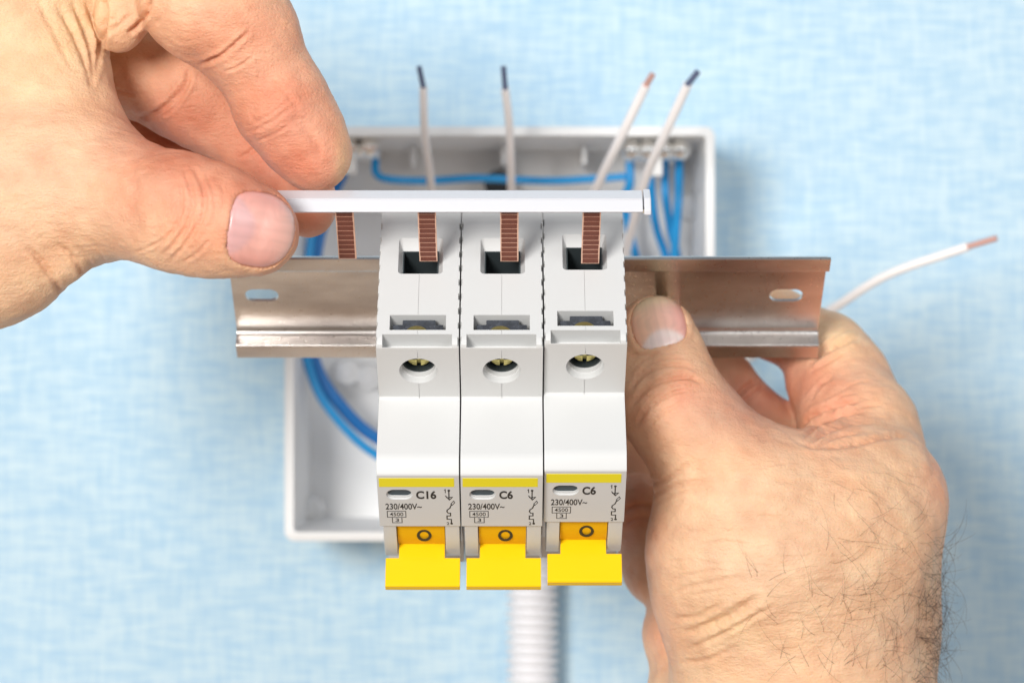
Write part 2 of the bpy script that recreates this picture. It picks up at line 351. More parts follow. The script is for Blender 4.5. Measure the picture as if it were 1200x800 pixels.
# ---------------------------------------------------------------- DIN rail
RX0, RX1 = -66.0, 73.3
rail = empty('din_rail', (0, 0, OZ * S), TILT)
t = 0.9
web = [(13.2, 0), (-13.2, 0)]
def arc(cu, cn, r, a0, a1, n=6): return [(cu + r * math.cos(math.radians(a0 + (a1 - a0) * k / n)), cn + r * math.sin(math.radians(a0 + (a1 - a0) * k / n))) for k in range(n + 1)]
t = 0.8; NW = 3.0; half = [(17.5, 7.5), (17.5, 7.5 - t)] + arc(14.4, 6.1, .6, 90, 180, 4) + arc(12.2, NW - t + 1.6, 1.6, 0, -90, 6)   # outer side: flange, bend, channel back
inner = arc(11.4, NW + 1.6, 1.6, -90, 0, 6) + arc(13.6, 6.9, .6, 180, 90, 4)
prof = half + [(-u, n) for u, n in reversed(half)] + [(-u, n) for u, n in reversed(inner)] + inner
bm = NB(); prism(bm, prof, RX0, RX1)
def slot(c, x0, x1, u0, u1, n0, n1):
    r = (u1 - u0) / 2; uc = (u0 + u1) / 2; L = []
    for k in range(13): a = math.radians(90 + 180 * k / 12); L.append((x0 + r + r * math.cos(a), uc + r * math.sin(a)))
    for k in range(13): a = math.radians(-90 + 180 * k / 12); L.append((x1 - r + r * math.cos(a), uc + r * math.sin(a)))
    hexa(c, [(x, u, n0) for x, u in L], [(x, u, n1) for x, u in L]); return c
def sl(px0, px1, py0, py1):
    u0, u1 = yu(py1, NW), yu(py0, NW); return slot(NB(), xl(px0, u0, NW), xl(px1, u0, NW), u0, u1, 0, NW + 1)
o = obj('rail_channel', bm, M['zinc'], rail, bevel=0.12, smooth=True, cuts=[sl(288, 327, 339, 353), sl(901, 940, 339, 353)])
tag(rail, 'zinc plated steel mounting rail carrying the three breakers, with a slot near each end', 'mounting rail')

# ---------------------------------------------------------------- circuit breakers
def fit_text(bm, s, x0, x1, u0, u1, n, bold=0.0):
    cu = bpy.data.curves.new('t', 'FONT'); cu.body = s; cu.size = 1.0; cu.extrude = 0.002; cu.offset = bold; cu.resolution_u = 4
    o = bpy.data.objects.new('t', cu); COL.objects.link(o); dg = bpy.context.evaluated_depsgraph_get(); dg.update()
    me = bpy.data.meshes.new_from_object(o.evaluated_get(dg)); bpy.data.objects.remove(o)
    a = np.empty(len(me.vertices) * 3); me.vertices.foreach_get('co', a); a = a.reshape(-1, 3)
    lo, hi = a.min(0), a.max(0)
    a[:, 0] = x0 + (a[:, 0] - lo[0]) / (hi[0] - lo[0]) * (x1 - x0); a[:, 1] = u0 + (a[:, 1] - lo[1]) / (hi[1] - lo[1]) * (u1 - u0)
    a[:, 2] = n + (a[:, 2] - lo[2]) / (hi[2] - lo[2]) * 0.04
    vs = [bm.verts.new(p) for p in a]
    for p in me.polygons:
        try: bm.faces.new([vs[i] for i in p.vertices])
        except ValueError: pass
    bpy.data.meshes.remove(me)
def stroke(bm, pts, w, n, closed=False):
    pts = [Vector((x, u)) for x, u in pts]; m = len(pts)
    for i in range(m if closed else m - 1):
        a, b = pts[i], pts[(i + 1) % m]; d = (b - a).normalized(); s = Vector((-d.y, d.x)) * w / 2; e = d * w / 2 * (1 if True else 0)
        L = [a - e + s, b + e + s, b + e - s, a - e - s]
        z1 = n + 0.03 + 0.0015 * (i % 7); hexa(bm, [(p.x, p.y, n) for p in L], [(p.x, p.y, z1) for p in L])
def disc(bm, x, u, r, n): cyl(bm, (x, u, n), (0, 0, 1), r, 0.045, 16)

N1, N2, U1 = 52.3, 71.5, yu(466, 52.3)
W = 8.78
UL = yu(616.8, N2)
LS = dep(12, N2)
def bxl(px): return (px - 492.5) * LS / F          # label columns, measured on the first breaker
def make_breaker(xc, dn, rating, rx):
    root = empty('circuit_breaker', (xc * S, 0, OZ * S), TILT)
    root.location = Vector((xc * S, -dn * CT * S, (OZ - dn * ST) * S))
    # housing
    prof = [(40, 10.5), (40, N1 - 1.6), (39.5, N1 - .45), (38.5, N1), (U1 + .5, N1), (U1, N1 + .5), (U1, 67.3), (U1 - .15, 68.4), (U1 - .7, 69.4), (U1 - 2.1, 71.2), (U1 - 2.6, N2), (UL + .15, N2), (UL, N2 - .2), (UL, 62), (-12, 60),
            (-23.9, 57), (-23.9, 52), (-39, 52), (-40, 51), (-40, 8), (-18.6, 8), (-18.6, 7.7), (18.6, 7.7), (19, 10.5)]
    bm = NB(); prism(bm, prof, -W, W)
    cuts = []
    def cutbox(*a): c = NB(); box(c, *a); cuts.append(c)
    na, nb = yn(288, 40), yn(319, 40)
    c = NB()                                      # funnel round the terminal opening
    fa, fb = yn(277, 40), yn(320.5, 40)
    top = [(x, 40.6, n) for x, n in rrect(-4.9, 5.3, fa - .2, fb + .2, 1.0, 4)]; bot = [(x, 38.0, n) for x, n in rrect(-3.9, 4.1, na, nb, .35, 4)]
    hexa(c, top, bot); cuts.append(c)
    cutbox(-3.8, 4.0, 30, 40.2, na + .1, nb - .1)
    sa, sb = yn(369, 40), yn(386.5, 40); cutbox(-6.0, 6.0, 31, 41, sa, sb)      # screwdriver window
    ta, tb = yn(391.5, 40), yn(403, 40); cutbox(-7.45, 7.35, 36.0, 41, ta, tb)  # shallow tray
    uc = yu(434.5, N1)
    c = NB(); cyl(c, (0, uc, N1 + 1), (0, 0, -1), 4.25, 2.6, 48, 3.85); cuts.append(c)
    c = NB(); cyl(c, (0, uc, N1 - .5), (0, 0, -1), 3.6, 12, 48); cuts.append(c)
    wu0, wu1 = yu(585, N2), yu(573.5, N2)
    cuts.append(slot(NB(), bxl(454.5), bxl(485.5), wu0, wu1, N2 - .5, N2 + 1))
    cuts.append(slot(NB(), bxl(456), bxl(484), wu0 + .5, wu1 - .5, N2 - 3.2, N2 + 1))
    for u0, u1, n0, n1 in ((39.85, 41, fb + .3, sa - .1), (39.85, 41, sb + .1, ta - .1), (36.5, 37.7, ta + .2, tb - .2)): cutbox(-.05, .05, u0, u1, n0, n1)
    cutbox(-.05, .05, uc - 9, uc - 4.3, N1 - .2, N1 + 1); cutbox(-.05, .05, uc + 4.3, 38.3, N1 - .2, N1 + 1)
    for k in range(9):                            # rough clip notches along both flanks of the end face
        n = yn(262, 40) + 4.1 * k
        for s in (-1, 1): cutbox(min(s * (W - .28), s * (W + 1)), max(s * (W - .28), s * (W + 1)), 38.6, 41, n, n + 1.9)
    body = obj('housing', bm, M['grey_plastic'], root, bevel=0.22, smooth=True, cuts=cuts, angle=25)
    obj('indicator', slot(NB(), bxl(456.3), bxl(483.7), wu0 + .6, wu1 - .6, N2 - 3.3, N2 - .75), M['dark_teal'], root)
    # cheeks either side of the lever
    cp = [(UL + .4, 60), (UL + .05, N2 - .35), (-4.0, 71.1), (-8.0, 70.7), (-11.0, 69.9), (-13.4, 68.6), (-14.6, 66.6), (-14.9, 60)]
    bm = NB(); prism(bm, cp, -8.1, -5.25); prism(bm, cp, 5.45, 8.55)
    obj('lever_guard', bm, M['grey_plastic'], root, bevel=.15, smooth=True)
    # lever: drum and wide grip
    lev = empty('lever', (0, 0, 0)); lev.parent = root
    bm = NB(); prism(bm, [(7, 64), (6, 69.3), (2, 70.2), (-3, 70.2), (-7.5, 69.5), (-11, 67.5), (-12, 61)], -5.1, 5.3)
    dr = obj('drum', bm, M['shaded_yellow_drum'], lev, bevel=.1, smooth=True)
    a = Vector((-.24, .97)); bq = Vector((-.97, -.24))
    r0 = Vector((yu(641, 70.0), 70.0)); 
    def pt(l, h): v = r0 + a * l + bq * h; return (v.x, v.y)
    bm = NB(); prism(bm, [pt(-3, 0), pt(2.6, 0), pt(2.6, 3.2), pt(-3, 3.2)], -4.95, 5.2)
    L = 9.2
    prism(bm, [pt(2.5, -.02), pt(L - .3, .1), pt(L, .4), pt(L, 1.0), pt(L - .2, 1.25), pt(L, 1.5), pt(L, 2.2), pt(L - .4, 2.6), pt(2.5, 3.4)], -7.85, 8.6)
    obj('grip', bm, M['yellow_lever'], lev, bevel=.12, smooth=True)
    bm = NB(); uo = yu(627, 70.2)
    ring_o = [(.75 + 1.62 * math.cos(i * math.pi / 18), uo + 2.1 * math.sin(i * math.pi / 18)) for i in range(36)]
    ring_i = [(.75 + 1.0 * math.cos(i * math.pi / 18), uo + 1.4 * math.sin(i * math.pi / 18)) for i in range(36)]
    vo = [[bm.verts.new((x, u, z)) for x, u in rr] for rr, z in ((ring_o, 70.1), (ring_o, 70.26), (ring_i, 70.26), (ring_i, 70.1))]
    for q in range(4):
        A, B = vo[q], vo[(q + 1) % 4]
        for i in range(36): bm.faces.new((A[i], A[(i + 1) % 36], B[(i + 1) % 36], B[i]))
    obj('off_symbol', bm, M['black_print'], lev)
    # metal in the openings, and dark liners standing in for shade
    bm = NB()
    for (x0, x1, n0, n1) in ((-3.78, -3.5, na + .12, nb - .12), (3.7, 3.98, na + .12, nb - .12), (-3.5, 3.7, na + .12, na + .4), (-3.5, 3.7, nb - .4, nb - .12)):
        box(bm, x0, x1, 30.4, 38.3 if n0 < nb - 1 else 38.0, n0, n1)
    box(bm, -3.78, 3.98, 30.1, 30.5, na + .12, nb - .12)
    obj('terminal_cage', bm, M['shade_liner'], root)
    bm = NB()
    box(bm, -3.2, 3.4, 32.5, 33.4, nb - 2.2, nb - .45)
    pts = [(-3.1 + 6.3 * i / 12, 37.0 + random.uniform(-.15, .25), nb - .75 + random.uniform(-.2, .1)) for i in range(13)]
    tube(bm, pts, .16, 6); tube(bm, [(x, u - .8, n - .35) for x, u, n in pts], .2, 6)
    obj('clamp_plate', bm, M['brass'] if rx % 2 else M['dark_steel'], root)
    bm = NB(); nm = (sa + sb) / 2
    box(bm, -5.95, 5.95, 31.1, 31.5, sa + .05, sb - .05)
    box(bm, -5.95, 5.95, 31.5, 39.3, sb - .35, sb - .1)
    obj('window_floor', bm, M['shade_liner'], root)
    bm = NB()                                     # stepped steel yoke seen through the window
    yk = [(-5.4, 0), (5.4, 0), (5.4, 2.3), (3.7, 2.3), (3.7, 3.6), (-3.3, 3.6), (-3.3, 2.3), (-5.4, 2.3)]
    hexa(bm, [(x, 38.9, sb - .15 - n) for x, n in yk], [(x, 35.8, sb - .15 - n) for x, n in yk])
    obj('terminal_yoke', bm, M['dark_steel'], root, bevel=.15)
    bm = NB(); ar = [(-.3 + 2.6 * math.cos(math.pi * k / 16), 2.1 * math.sin(math.pi * k / 16)) for k in range(17)]; hexa(bm, [(x, 38.7, sb - .13 - n) for x, n in ar], [(x * .8, 39.25, sb - .13 - n * .8) for x, n in ar])
    obj('terminal_washer', bm, M['brass'], root, bevel=.1, smooth=True)
    bm = NB(); cyl(bm, (0, uc, N1 - 12.3), (0, 0, 1), 3.5, .4, 32)
    for k in range(32):
        a0, a1 = k * math.pi / 16, (k + 1) * math.pi / 16
        hexa(bm, [(r_ * math.cos(a), uc + r_ * math.sin(a), N1 - 11.9) for r_, a in ((3.58, a0), (3.58, a1), (3.3, a1), (3.3, a0))], [(r_ * math.cos(a), uc + r_ * math.sin(a), N1 - 2.7) for r_, a in ((3.58, a0), (3.58, a1), (3.3, a1), (3.3, a0))])
    obj('screw_well_shade', bm, M['shade_liner'], root)  # dark tube painting shade into the screw bore
    bm = NB(); cyl(bm, (0, uc, N1 - 11.6), (0, 0, 1), 3.0, 8.1, 32, 2.6)
    obj('terminal_screw', bm, M['brass'], root, bevel=.3, smooth=True, cuts=[(lambda c: (box(c, -3.2, 3.2, uc - .45, uc + .45, N1 - 4.5, N1 - 3), c)[1])(NB()), (lambda c: (box(c, -.45, .45, uc - 3.2, uc + 3.2, N1 - 4.4, N1 - 3), c)[1])(NB())])
    # print and stripe
    bm = NB(); hexa(bm, [(x, u, N2 - .05) for x, u in ((bxl(447), yu(570, N2)), (bxl(534.5), yu(570, N2)), (bxl(534.5), yu(560, N2)), (bxl(447), yu(560, N2)))],
                       [(x, u, N2 + .06) for x, u in ((bxl(447), yu(570, N2)), (bxl(534.5), yu(570, N2)), (bxl(534.5), yu(560, N2)), (bxl(447), yu(560, N2)))])
    obj('yellow_stripe', bm, M['yellow_stripe'], root)
    bm = NB(); Z = N2 + .004
    U = lambda y: yu(y, N2)
    fit_text(bm, rating, bxl(489.6), bxl(513.2 if len(rating) == 3 else 505.5), U(584.2), U(574.8), Z, .03)
    fit_text(bm, '230/400V~', bxl(453), bxl(495.6), U(596.5), U(589.6), Z, .012)
    fit_text(bm, '4500', bxl(457.6), bxl(473.4), U(604.2), U(600.0), Z, .002)
    fit_text(bm, '3', bxl(463.8), bxl(468.0), U(610.8), U(607.0), Z, .002)
    stroke(bm, [(bxl(454.6), U(605.6)), (bxl(476.4), U(605.6)), (bxl(476.4), U(598.6)), (bxl(454.6), U(598.6))], .16, Z, True)
    stroke(bm, [(bxl(460.2), U(605.6)), (bxl(460.2), U(612)), (bxl(471.5), U(612)), (bxl(471.5), U(605.6))], .16, Z)
    X = bxl
    stroke(bm, [(X(522.9), U(573.9)), (X(523.9), U(573.2)), (X(523.9), U(576.9))], .17, Z); fit_text(bm, '2', X(524.4), X(527.4), U(614.6), U(611.4), Z, .004)
    disc(bm, X(528), U(574.4), .3, Z); disc(bm, X(530.2), U(613), .3, Z)
    stroke(bm, [(X(528), U(574.4)), (X(528), U(584))], .24, Z)
    stroke(bm, [(X(525), U(582.6)), (X(532), U(582.2)), (X(528.4), U(585.4)), (X(524), U(580.6))], .2, Z)
    stroke(bm, [(X(530), U(590)), (X(533.4), U(586.6)), (X(534.6), U(588.6)), (X(531.4), U(591.6))], .15, Z, True)
    stroke(bm, [(X(530.6), U(590.8)), (X(528.6), U(595)), (X(525.6), U(597)), (X(525), U(599)), (X(526.6), U(600.8)), (X(529.2), U(600.8)), (X(529.2), U(604)), (X(525), U(604)), (X(525), U(608)), (X(530), U(608)), (X(530), U(613))], .24, Z)
    obj('printed_label', bm, M['black_print'], root)
    return root
BK = 'circuit breakers side by side on the rail'
XB = (-20.05, -2.2, 15.65)
for i, (x, dn, rt, lb) in enumerate(zip(XB, (0, 0, -1.15), ('C16', 'C6', 'C6'), (
        'light grey circuit breaker with yellow lever marked C16, leftmost of the three',
        'light grey circuit breaker marked C6 in the middle between two others, yellow lever',
        'circuit breaker marked C6 at the right end, touching the thumb of the lower hand'))):
    tag(make_breaker(x, dn, rt, i), lb, 'circuit breaker', BK)

# ---------------------------------------------------------------- comb busbar
NBAR = yn(306, 41)
ub = yu(250.5, NBAR + 2.6)
bar = empty('busbar', (0, 0, OZ * S), TILT)
x0b, x1b = -66.0, xl(753, ub, NBAR)
u_top = yu(231, NBAR + 2.6)
nb_ = yn(222, u_top)
bm = NB()
bp_ = [(ub + .15, NBAR + 2.3), (ub + .35, NBAR + 2.2), (ub + 1.05, NBAR - .6), (ub + 1.0, NBAR - 1.0), (ub - .45, NBAR - 4.6), (ub - .8, NBAR - 5.0), (ub - 4.0, NBAR - 4.2), (ub - 3.5, NBAR - 1.0)]
prism(bm, bp_, x0b, x1b)
prism(bm, [(ub + 1.0, NBAR - .35), (ub + 1.2, NBAR - .5), (ub + 1.15, NBAR - .95), (ub + .9, NBAR - 1.0)], x0b, x1b - .02)
obj('insulating_profile', bm, M['bar_plastic'], bar, bevel=.45, smooth=True, seg=3)
bm = NB(); prism(bm, [(ub - .3, NBAR + 2.75), (ub + .7, NBAR + 2.1), (ub + 1.25, NBAR - .8), (ub - .5, NBAR - 5.2), (ub - 4.2, NBAR - 4.4), (ub - 3.8, NBAR - .8)], x1b + .25, x1b + 1.75)
obj('end_cap', bm, M['bar_plastic'], bar, bevel=.3, smooth=True)
bm = NB(); prism(bm, [(ub - .2, NBAR + 2.2), (ub + .15, NBAR + 1.6), (ub - 2.8, NBAR - 2.4), (ub - 3.0, NBAR - 1.6)], x1b - .05, x1b + .25)
obj('cut_end', bm, M['brown_edge'], bar)
for px in (406, 501.3, 597, 692.4):
    xc = xl(px, 48, NBAR); bm = NB(); tip = yu(303.5 if px < 410 else (306.5 if px < 650 else 309), NBAR + .6)
    box(bm, xc - 1.95, xc + 1.95, tip, ub - 1.2, NBAR - .6, NBAR + .6)
    u = tip + .32
    while u < ub - 2.2:
        a = random.uniform(-.05, .05)
        v = box(bm, xc - 1.70 + a, xc + 1.68 + a, u, u + 1.26 + random.uniform(-.06, .04), NBAR + .5, NBAR + .70, 1); u += 1.46
    obj('contact_tooth', bm, [M['copper_bright'], M['copper_dark']], bar, bevel=.06)
tag(bar, 'white comb busbar with copper teeth held over the breakers by thumb and finger', 'busbar')
# ================================================================ hands
def seg_sdf(X, Y, Z, a, b, ra, rb, yk=1.0):
    ax, ay, az = a; bx, by, bz = b; ym = (ay + by) / 2
    ay_, by_ = ym + (ay - ym) / yk, ym + (by - ym) / yk; Yk = ym + (Y - ym) / yk
    dx, dy, dz = bx - ax, by_ - ay_, bz - az; L = dx * dx + dy * dy + dz * dz + 1e-9
    h = np.clip(((X - ax) * dx + (Yk - ay_) * dy + (Z - az) * dz) / L, 0, 1)
    return np.sqrt((X - ax - h * dx) ** 2 + (Yk - ay_ - h * dy) ** 2 + (Z - az - h * dz) ** 2) - (ra + (rb - ra) * h)
def smin(a, b, k):
    h = np.maximum(k - np.abs(a - b), 0) / k
    return np.minimum(a, b) - h * h * k * 0.25
def make_field(groups):
    """groups: list of (k_join, k_inner, flat, [ (px,py,depth,r_px) chain, ... ])"""
    G = []
    for kj, ki, yk, chains in groups:
        segs = []
        for ch in chains:
            pts = [(P(p[0], p[1], p[2]), p[3] * p[2] / F) for p in ch]
            for (a, ra), (b, rb) in zip(pts, pts[1:]): segs.append((a, b, ra, rb))
        G.append((kj, ki, yk, segs))
    def f(X, Y, Z):
        tot = None
        for kj, ki, yk, segs in G:
            g = None
            for a, b, ra, rb in segs:
                d = seg_sdf(X, Y, Z, a, b, ra, rb, yk); g = d if g is None else smin(g, d, ki)
            tot = g if tot is None else smin(tot, g, kj)
        return tot
    lo = np.min([np.minimum(a, b) - max(ra, rb) - 2 for _, _, _, sg in G for a, b, ra, rb in sg], 0)
    hi = np.max([np.maximum(a, b) + max(ra, rb) + 2 for _, _, _, sg in G for a, b, ra, rb in sg], 0)
    return f, lo, hi
def surface_nets(f, lo, hi, h):
    n = np.ceil((hi - lo) / h).astype(int) + 1
    xs, ys, zs = [lo[i] + h * np.arange(n[i]) for i in range(3)]
    B = 6; nbk = -(-n // B); V = np.empty(nbk * B, np.float32)
    cc = [lo[i] + h * (np.arange(nbk[i]) * B + (B - 1) / 2) for i in range(3)]
    C_ = f(*np.meshgrid(*cc, indexing='ij')); V[:] = np.repeat(np.repeat(np.repeat(C_, B, 0), B, 1), B, 2)
    near = np.argwhere(np.abs(C_) < B * h * 0.87 * 1.25 + 0.8); o3 = np.stack(np.meshgrid(*[np.arange(B)] * 3, indexing='ij'), -1).reshape(1, -1, 3)
    for i0 in range(0, len(near), 1500):
        I3 = (near[i0:i0 + 1500, None, :] * B + o3).reshape(-1, 3); V[tuple(I3.T)] = f(lo[0] + h * I3[:, 0], lo[1] + h * I3[:, 1], lo[2] + h * I3[:, 2])
    V = V[:n[0], :n[1], :n[2]].copy()
    V[0] = V[-1] = 1; V[:, 0] = V[:, -1] = 1; V[:, :, 0] = V[:, :, -1] = 1
    s = V < 0; c = n - 1
    offs = [(0, 0, 0), (1, 0, 0), (0, 1, 0), (0, 0, 1), (1, 1, 0), (1, 0, 1), (0, 1, 1), (1, 1, 1)]
    def sub(A, o): return A[o[0]:o[0] + c[0], o[1]:o[1] + c[1], o[2]:o[2] + c[2]]
    al = np.ones(c, bool); an = np.zeros(c, bool)
    for o in offs: al &= sub(s, o); an |= sub(s, o)
    act = an & ~al; I = np.argwhere(act); idx = -np.ones(c, np.int32); idx[act] = np.arange(len(I))
    cv = {o: V[tuple((I + o).T)] for o in offs}; acc = np.zeros((len(I), 3)); cnt = np.zeros(len(I))
    for a in offs:
        for b in offs:
            if sum(b) - sum(a) == 1 and all(y >= x for x, y in zip(a, b)):
                va, vb = cv[a], cv[b]; m = (va < 0) != (vb < 0); t = np.where(m, va / np.where(m, va - vb, 1), 0)
                for k in range(3): acc[:, k] += m * (a[k] + t * (b[k] - a[k]))
                cnt += m
    vs = lo + h * (I + acc / cnt[:, None])
    faces = []
    for ax in range(3):
        o = [0, 0, 0]; o[ax] = 1; b1, b2 = [i for i in range(3) if i != ax]
        e0 = s[:n[0] - o[0], :n[1] - o[1], :n[2] - o[2]]; e1 = s[o[0]:, o[1]:, o[2]:]
        E_ = np.argwhere(e0 != e1); E_ = E_[(E_[:, b1] > 0) & (E_[:, b2] > 0) & (E_[:, b1] < c[b1]) & (E_[:, b2] < c[b2])]
        d1 = np.zeros(3, int); d1[b1] = 1; d2 = np.zeros(3, int); d2[b2] = 1
        q = np.stack([idx[tuple((E_ - d).T)] for d in (0 * d1, d1, d1 + d2, d2)], 1)
        flip = e0[tuple(E_.T)] ^ (ax == 1); q[flip] = q[flip][:, ::-1]; faces.append(q)
    return vs, np.concatenate(faces)
def to_px(v): 
    d = v[:, 1] + 600; return 600 + v[:, 0] * F / d, 400 - v[:, 2] * F / d, d
def seg_dist(px, py, pts):
    """distance to a polyline in pixels and the position (0..1) along it"""
    best = np.full(px.shape, 1e9); tt = np.zeros(px.shape); n = len(pts) - 1
    for i, (a, b) in enumerate(zip(pts, pts[1:])):
        dx, dy = b[0] - a[0], b[1] - a[1]; L = dx * dx + dy * dy + 1e-9
        h = np.clip(((px - a[0]) * dx + (py - a[1]) * dy) / L, 0, 1)
        d = np.hypot(px - a[0] - h * dx, py - a[1] - h * dy); m = d < best; best[m] = d[m]; tt[m] = (i + h[m]) / n
    return best, tt
def smooth2(pts, n=5): return [tuple(p) for p in catmull([(x, y) for x, y in pts], n)]
def nail_frame(nl):
    cx, cy, ang, hl, hw = nl; a = math.radians(ang); return cx, cy, math.cos(a), math.sin(a), hl, hw
def nail_shape(px, py, nl):                   # <0 inside the nail plate; superellipse in the picture plane of the finger tip
    cx, cy, c, s, hl, hw = nail_frame(nl); x = ((px - cx) * c + (py - cy) * s) / hl; y = (-(px - cx) * s + (py - cy) * c) / hw
    e = np.where(x < 0, 3.6, 2.05); return (np.abs(x) ** e + np.abs(y) ** e) ** (1 / e) - 1
def sock(v, f, e=0.25):
    g = np.stack([f(v[:, 0] + e, v[:, 1], v[:, 2]) - f(v[:, 0] - e, v[:, 1], v[:, 2]), f(v[:, 0], v[:, 1] + e, v[:, 2]) - f(v[:, 0], v[:, 1] - e, v[:, 2]), f(v[:, 0], v[:, 1], v[:, 2] + e) - f(v[:, 0], v[:, 1], v[:, 2] - e)], 1)
    return g / (np.linalg.norm(g, axis=1)[:, None] + 1e-9)
def project(f, v, it=4):
    for _ in range(it): v = v - sock(v, f) * f(v[:, 0], v[:, 1], v[:, 2])[:, None] * 0.9
    return v
def value_noise(v, scale, seed):
    r = np.random.default_rng(seed); q = np.zeros(len(v))
    for _ in range(9):
        k = r.normal(size=3); k /= np.linalg.norm(k); q += np.sin(v @ k / scale * (0.7 + 0.6 * r.random()) * 2 * math.pi + r.random() * 6.28)
    return q / 3.0

def build_hand(name, groups, creases, nails, tints, base, h, clip):
    f, lo, hi = make_field(groups)
    cl, ch = clip; lo = np.maximum(lo, cl); hi = np.minimum(hi, ch)
    vs, fq = surface_nets(f, lo, hi, h)
    v = vs - sock(vs, f) * np.clip(f(vs[:, 0], vs[:, 1], vs[:, 2]), -.3, .3)[:, None]; n = len(v); nr = sock(v, f, .4)
    me2 = bpy.data.meshes.new(name); me2.vertices.add(n); me2.loops.add(4 * len(fq)); me2.polygons.add(len(fq))
    me2.vertices.foreach_set('co', (v * S).ravel())
    a, b, c_ = v[fq[:, 0]], v[fq[:, 1]], v[fq[:, 2]]
    if (np.cross(b - a, c_ - a) * nr[fq[:, 0]]).sum() < 0: fq = fq[:, ::-1]
    me2.loops.foreach_set('vertex_index', np.ascontiguousarray(fq).ravel().astype(np.int32)); me2.polygons.foreach_set('loop_start', np.arange(0, 4 * len(fq), 4, dtype=np.int32)); me2.update(calc_edges=True)
    px, py, d = to_px(v); front = np.clip(-nr[:, 1] * 3.0 + 0.7, 0, 1)
    col = np.tile(np.array(base), (n, 1))
    disp = 0.10 * value_noise(v, 9.0, 3) + 0.05 * value_noise(v, 3.5, 5) + 0.018 * value_noise(v, 1.4, 8)
    for cr_ in creases:                          # (points, half width px, depth mm [, min depth, max depth])
        pts, w, dp = cr_[:3]; pts = smooth2(pts); dl, dh = cr_[3] if len(cr_) > 3 else (0, 2000)
        xs_, ys_ = [p[0] for p in pts], [p[1] for p in pts]
        m = (px > min(xs_) - 4 * w) & (px < max(xs_) + 4 * w) & (py > min(ys_) - 4 * w) & (py < max(ys_) + 4 * w) & (d > dl) & (d < dh)
        if not m.any(): continue
        ds, t = seg_dist(px[m], py[m], pts); taper = np.clip(np.minimum(t, 1 - t) * 5, 0.0, 1) ** 0.7
        jit = 1 + 0.25 * value_noise(v[m], 2.2, 11)
        prof_ = -np.exp(-(ds / w) ** 2) + 0.42 * np.exp(-((ds - 1.9 * w) / (1.1 * w)) ** 2)
        disp[m] += dp * prof_ * taper * jit * front[m]
        k = (0.2 * np.clip(dp / 0.6, 0, 1) * np.exp(-(ds / w) ** 2) * taper * front[m])[:, None]
        col[m] = col[m] * (1 - k * np.array((0.35, 0.8, 0.9)))
    for nl in nails:
        sd = nail_shape(px, py, nl[:5]); ncx, ncy, nc_, ns_, nhl, _w = nail_frame(nl[:5]); ax_ = ((px - ncx) * nc_ + (py - ncy) * ns_) / nhl; m = (sd < 0.5) & (front > 0.2) & (d < nl[5])
        disp[m] += np.where(sd[m] < -0.02, -0.55, 0.30 * np.exp(-((sd[m] - 0.09) / 0.12) ** 2) * np.clip(1.2 - 1.6 * np.clip(ax_[m], 0, 2) ** 2, 0, 1))
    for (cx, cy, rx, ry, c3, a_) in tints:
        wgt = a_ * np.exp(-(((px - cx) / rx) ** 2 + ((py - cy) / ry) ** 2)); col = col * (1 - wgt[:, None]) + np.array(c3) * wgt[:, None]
    mott = value_noise(v, 11.0, 21)[:, None] * np.array((0.010, 0.018, 0.016)) + value_noise(v, 4.0, 22)[:, None] * np.array((0.006, 0.012, 0.010))
    col = np.clip(col + mott, 0.02, 1)
    v2 = v + nr * disp[:, None]
    me2.vertices.foreach_set('co', (v2 * S).ravel()); me2.update()
    ca = me2.color_attributes.new('tint', 'FLOAT_COLOR', 'POINT'); ca.data.foreach_set('color', np.concatenate([col, np.ones((n, 1))], 1).ravel())
    me2.materials.clear(); me2.materials.append(M['skin']); me2.shade_smooth(); me2.name = name
    o = bpy.data.objects.new(name, me2); COL.objects.link(o)
    for nl in nails:
        cx, cy, c, s, hl, hw = nail_frame(nl[:5]); dd = nl[6]
        nu, nv = 26, 22; top = []; 
        U_, V_ = np.meshgrid(np.linspace(-1, 1, nu), np.linspace(-1, 1, nv), indexing='ij')
        # map the square onto the superellipse
        e_ = np.where(U_ < 0, 3.6, 2.05); k = (np.abs(U_) ** e_ + np.abs(V_) ** e_) ** (1 / e_); mx = np.maximum(np.abs(U_), np.abs(V_)); sc_ = np.where(k > 0, mx / np.maximum(k, 1e-6), 1) * 1.0
        qx = cx + (U_ * sc_ * hl * c - V_ * sc_ * hw * s); qy = cy + (U_ * sc_ * hl * s + V_ * sc_ * hw * c)
        pts = np.stack([P(a_, b_, dd - 25) for a_, b_ in zip(qx.ravel(), qy.ravel())]); dirs = pts - np.array((0, -600.0, 0)); dirs /= np.linalg.norm(dirs, axis=1)[:, None]
        p = pts.copy()
        for _ in range(60): p = p + dirs * np.clip(f(p[:, 0], p[:, 1], p[:, 2]), -2, 2)[:, None] * 0.7
        nn = sock(p, f); edge = np.clip((1 - mx.ravel()) * 6, 0, 1)
        u1 = U_.ravel()
        lift = -0.22 + 0.34 * edge ** 0.5 + 0.05 * np.clip(u1, 0, 1) ** 2 + 0.012 * np.sin(V_.ravel() * 23 + 1.3 * np.sin(V_.ravel() * 7))
        bm = bmesh.new(); A = [bm.verts.new(x) for x in p + nn * lift[:, None]]; B = [bm.verts.new(x) for x in p - nn * 0.75]
        I = lambda i, j: i * nv + j
        for i in range(nu - 1):
            for j in range(nv - 1):
                bm.faces.new((A[I(i, j)], A[I(i + 1, j)], A[I(i + 1, j + 1)], A[I(i, j + 1)])); bm.faces.new((B[I(i, j)], B[I(i, j + 1)], B[I(i + 1, j + 1)], B[I(i + 1, j)]))
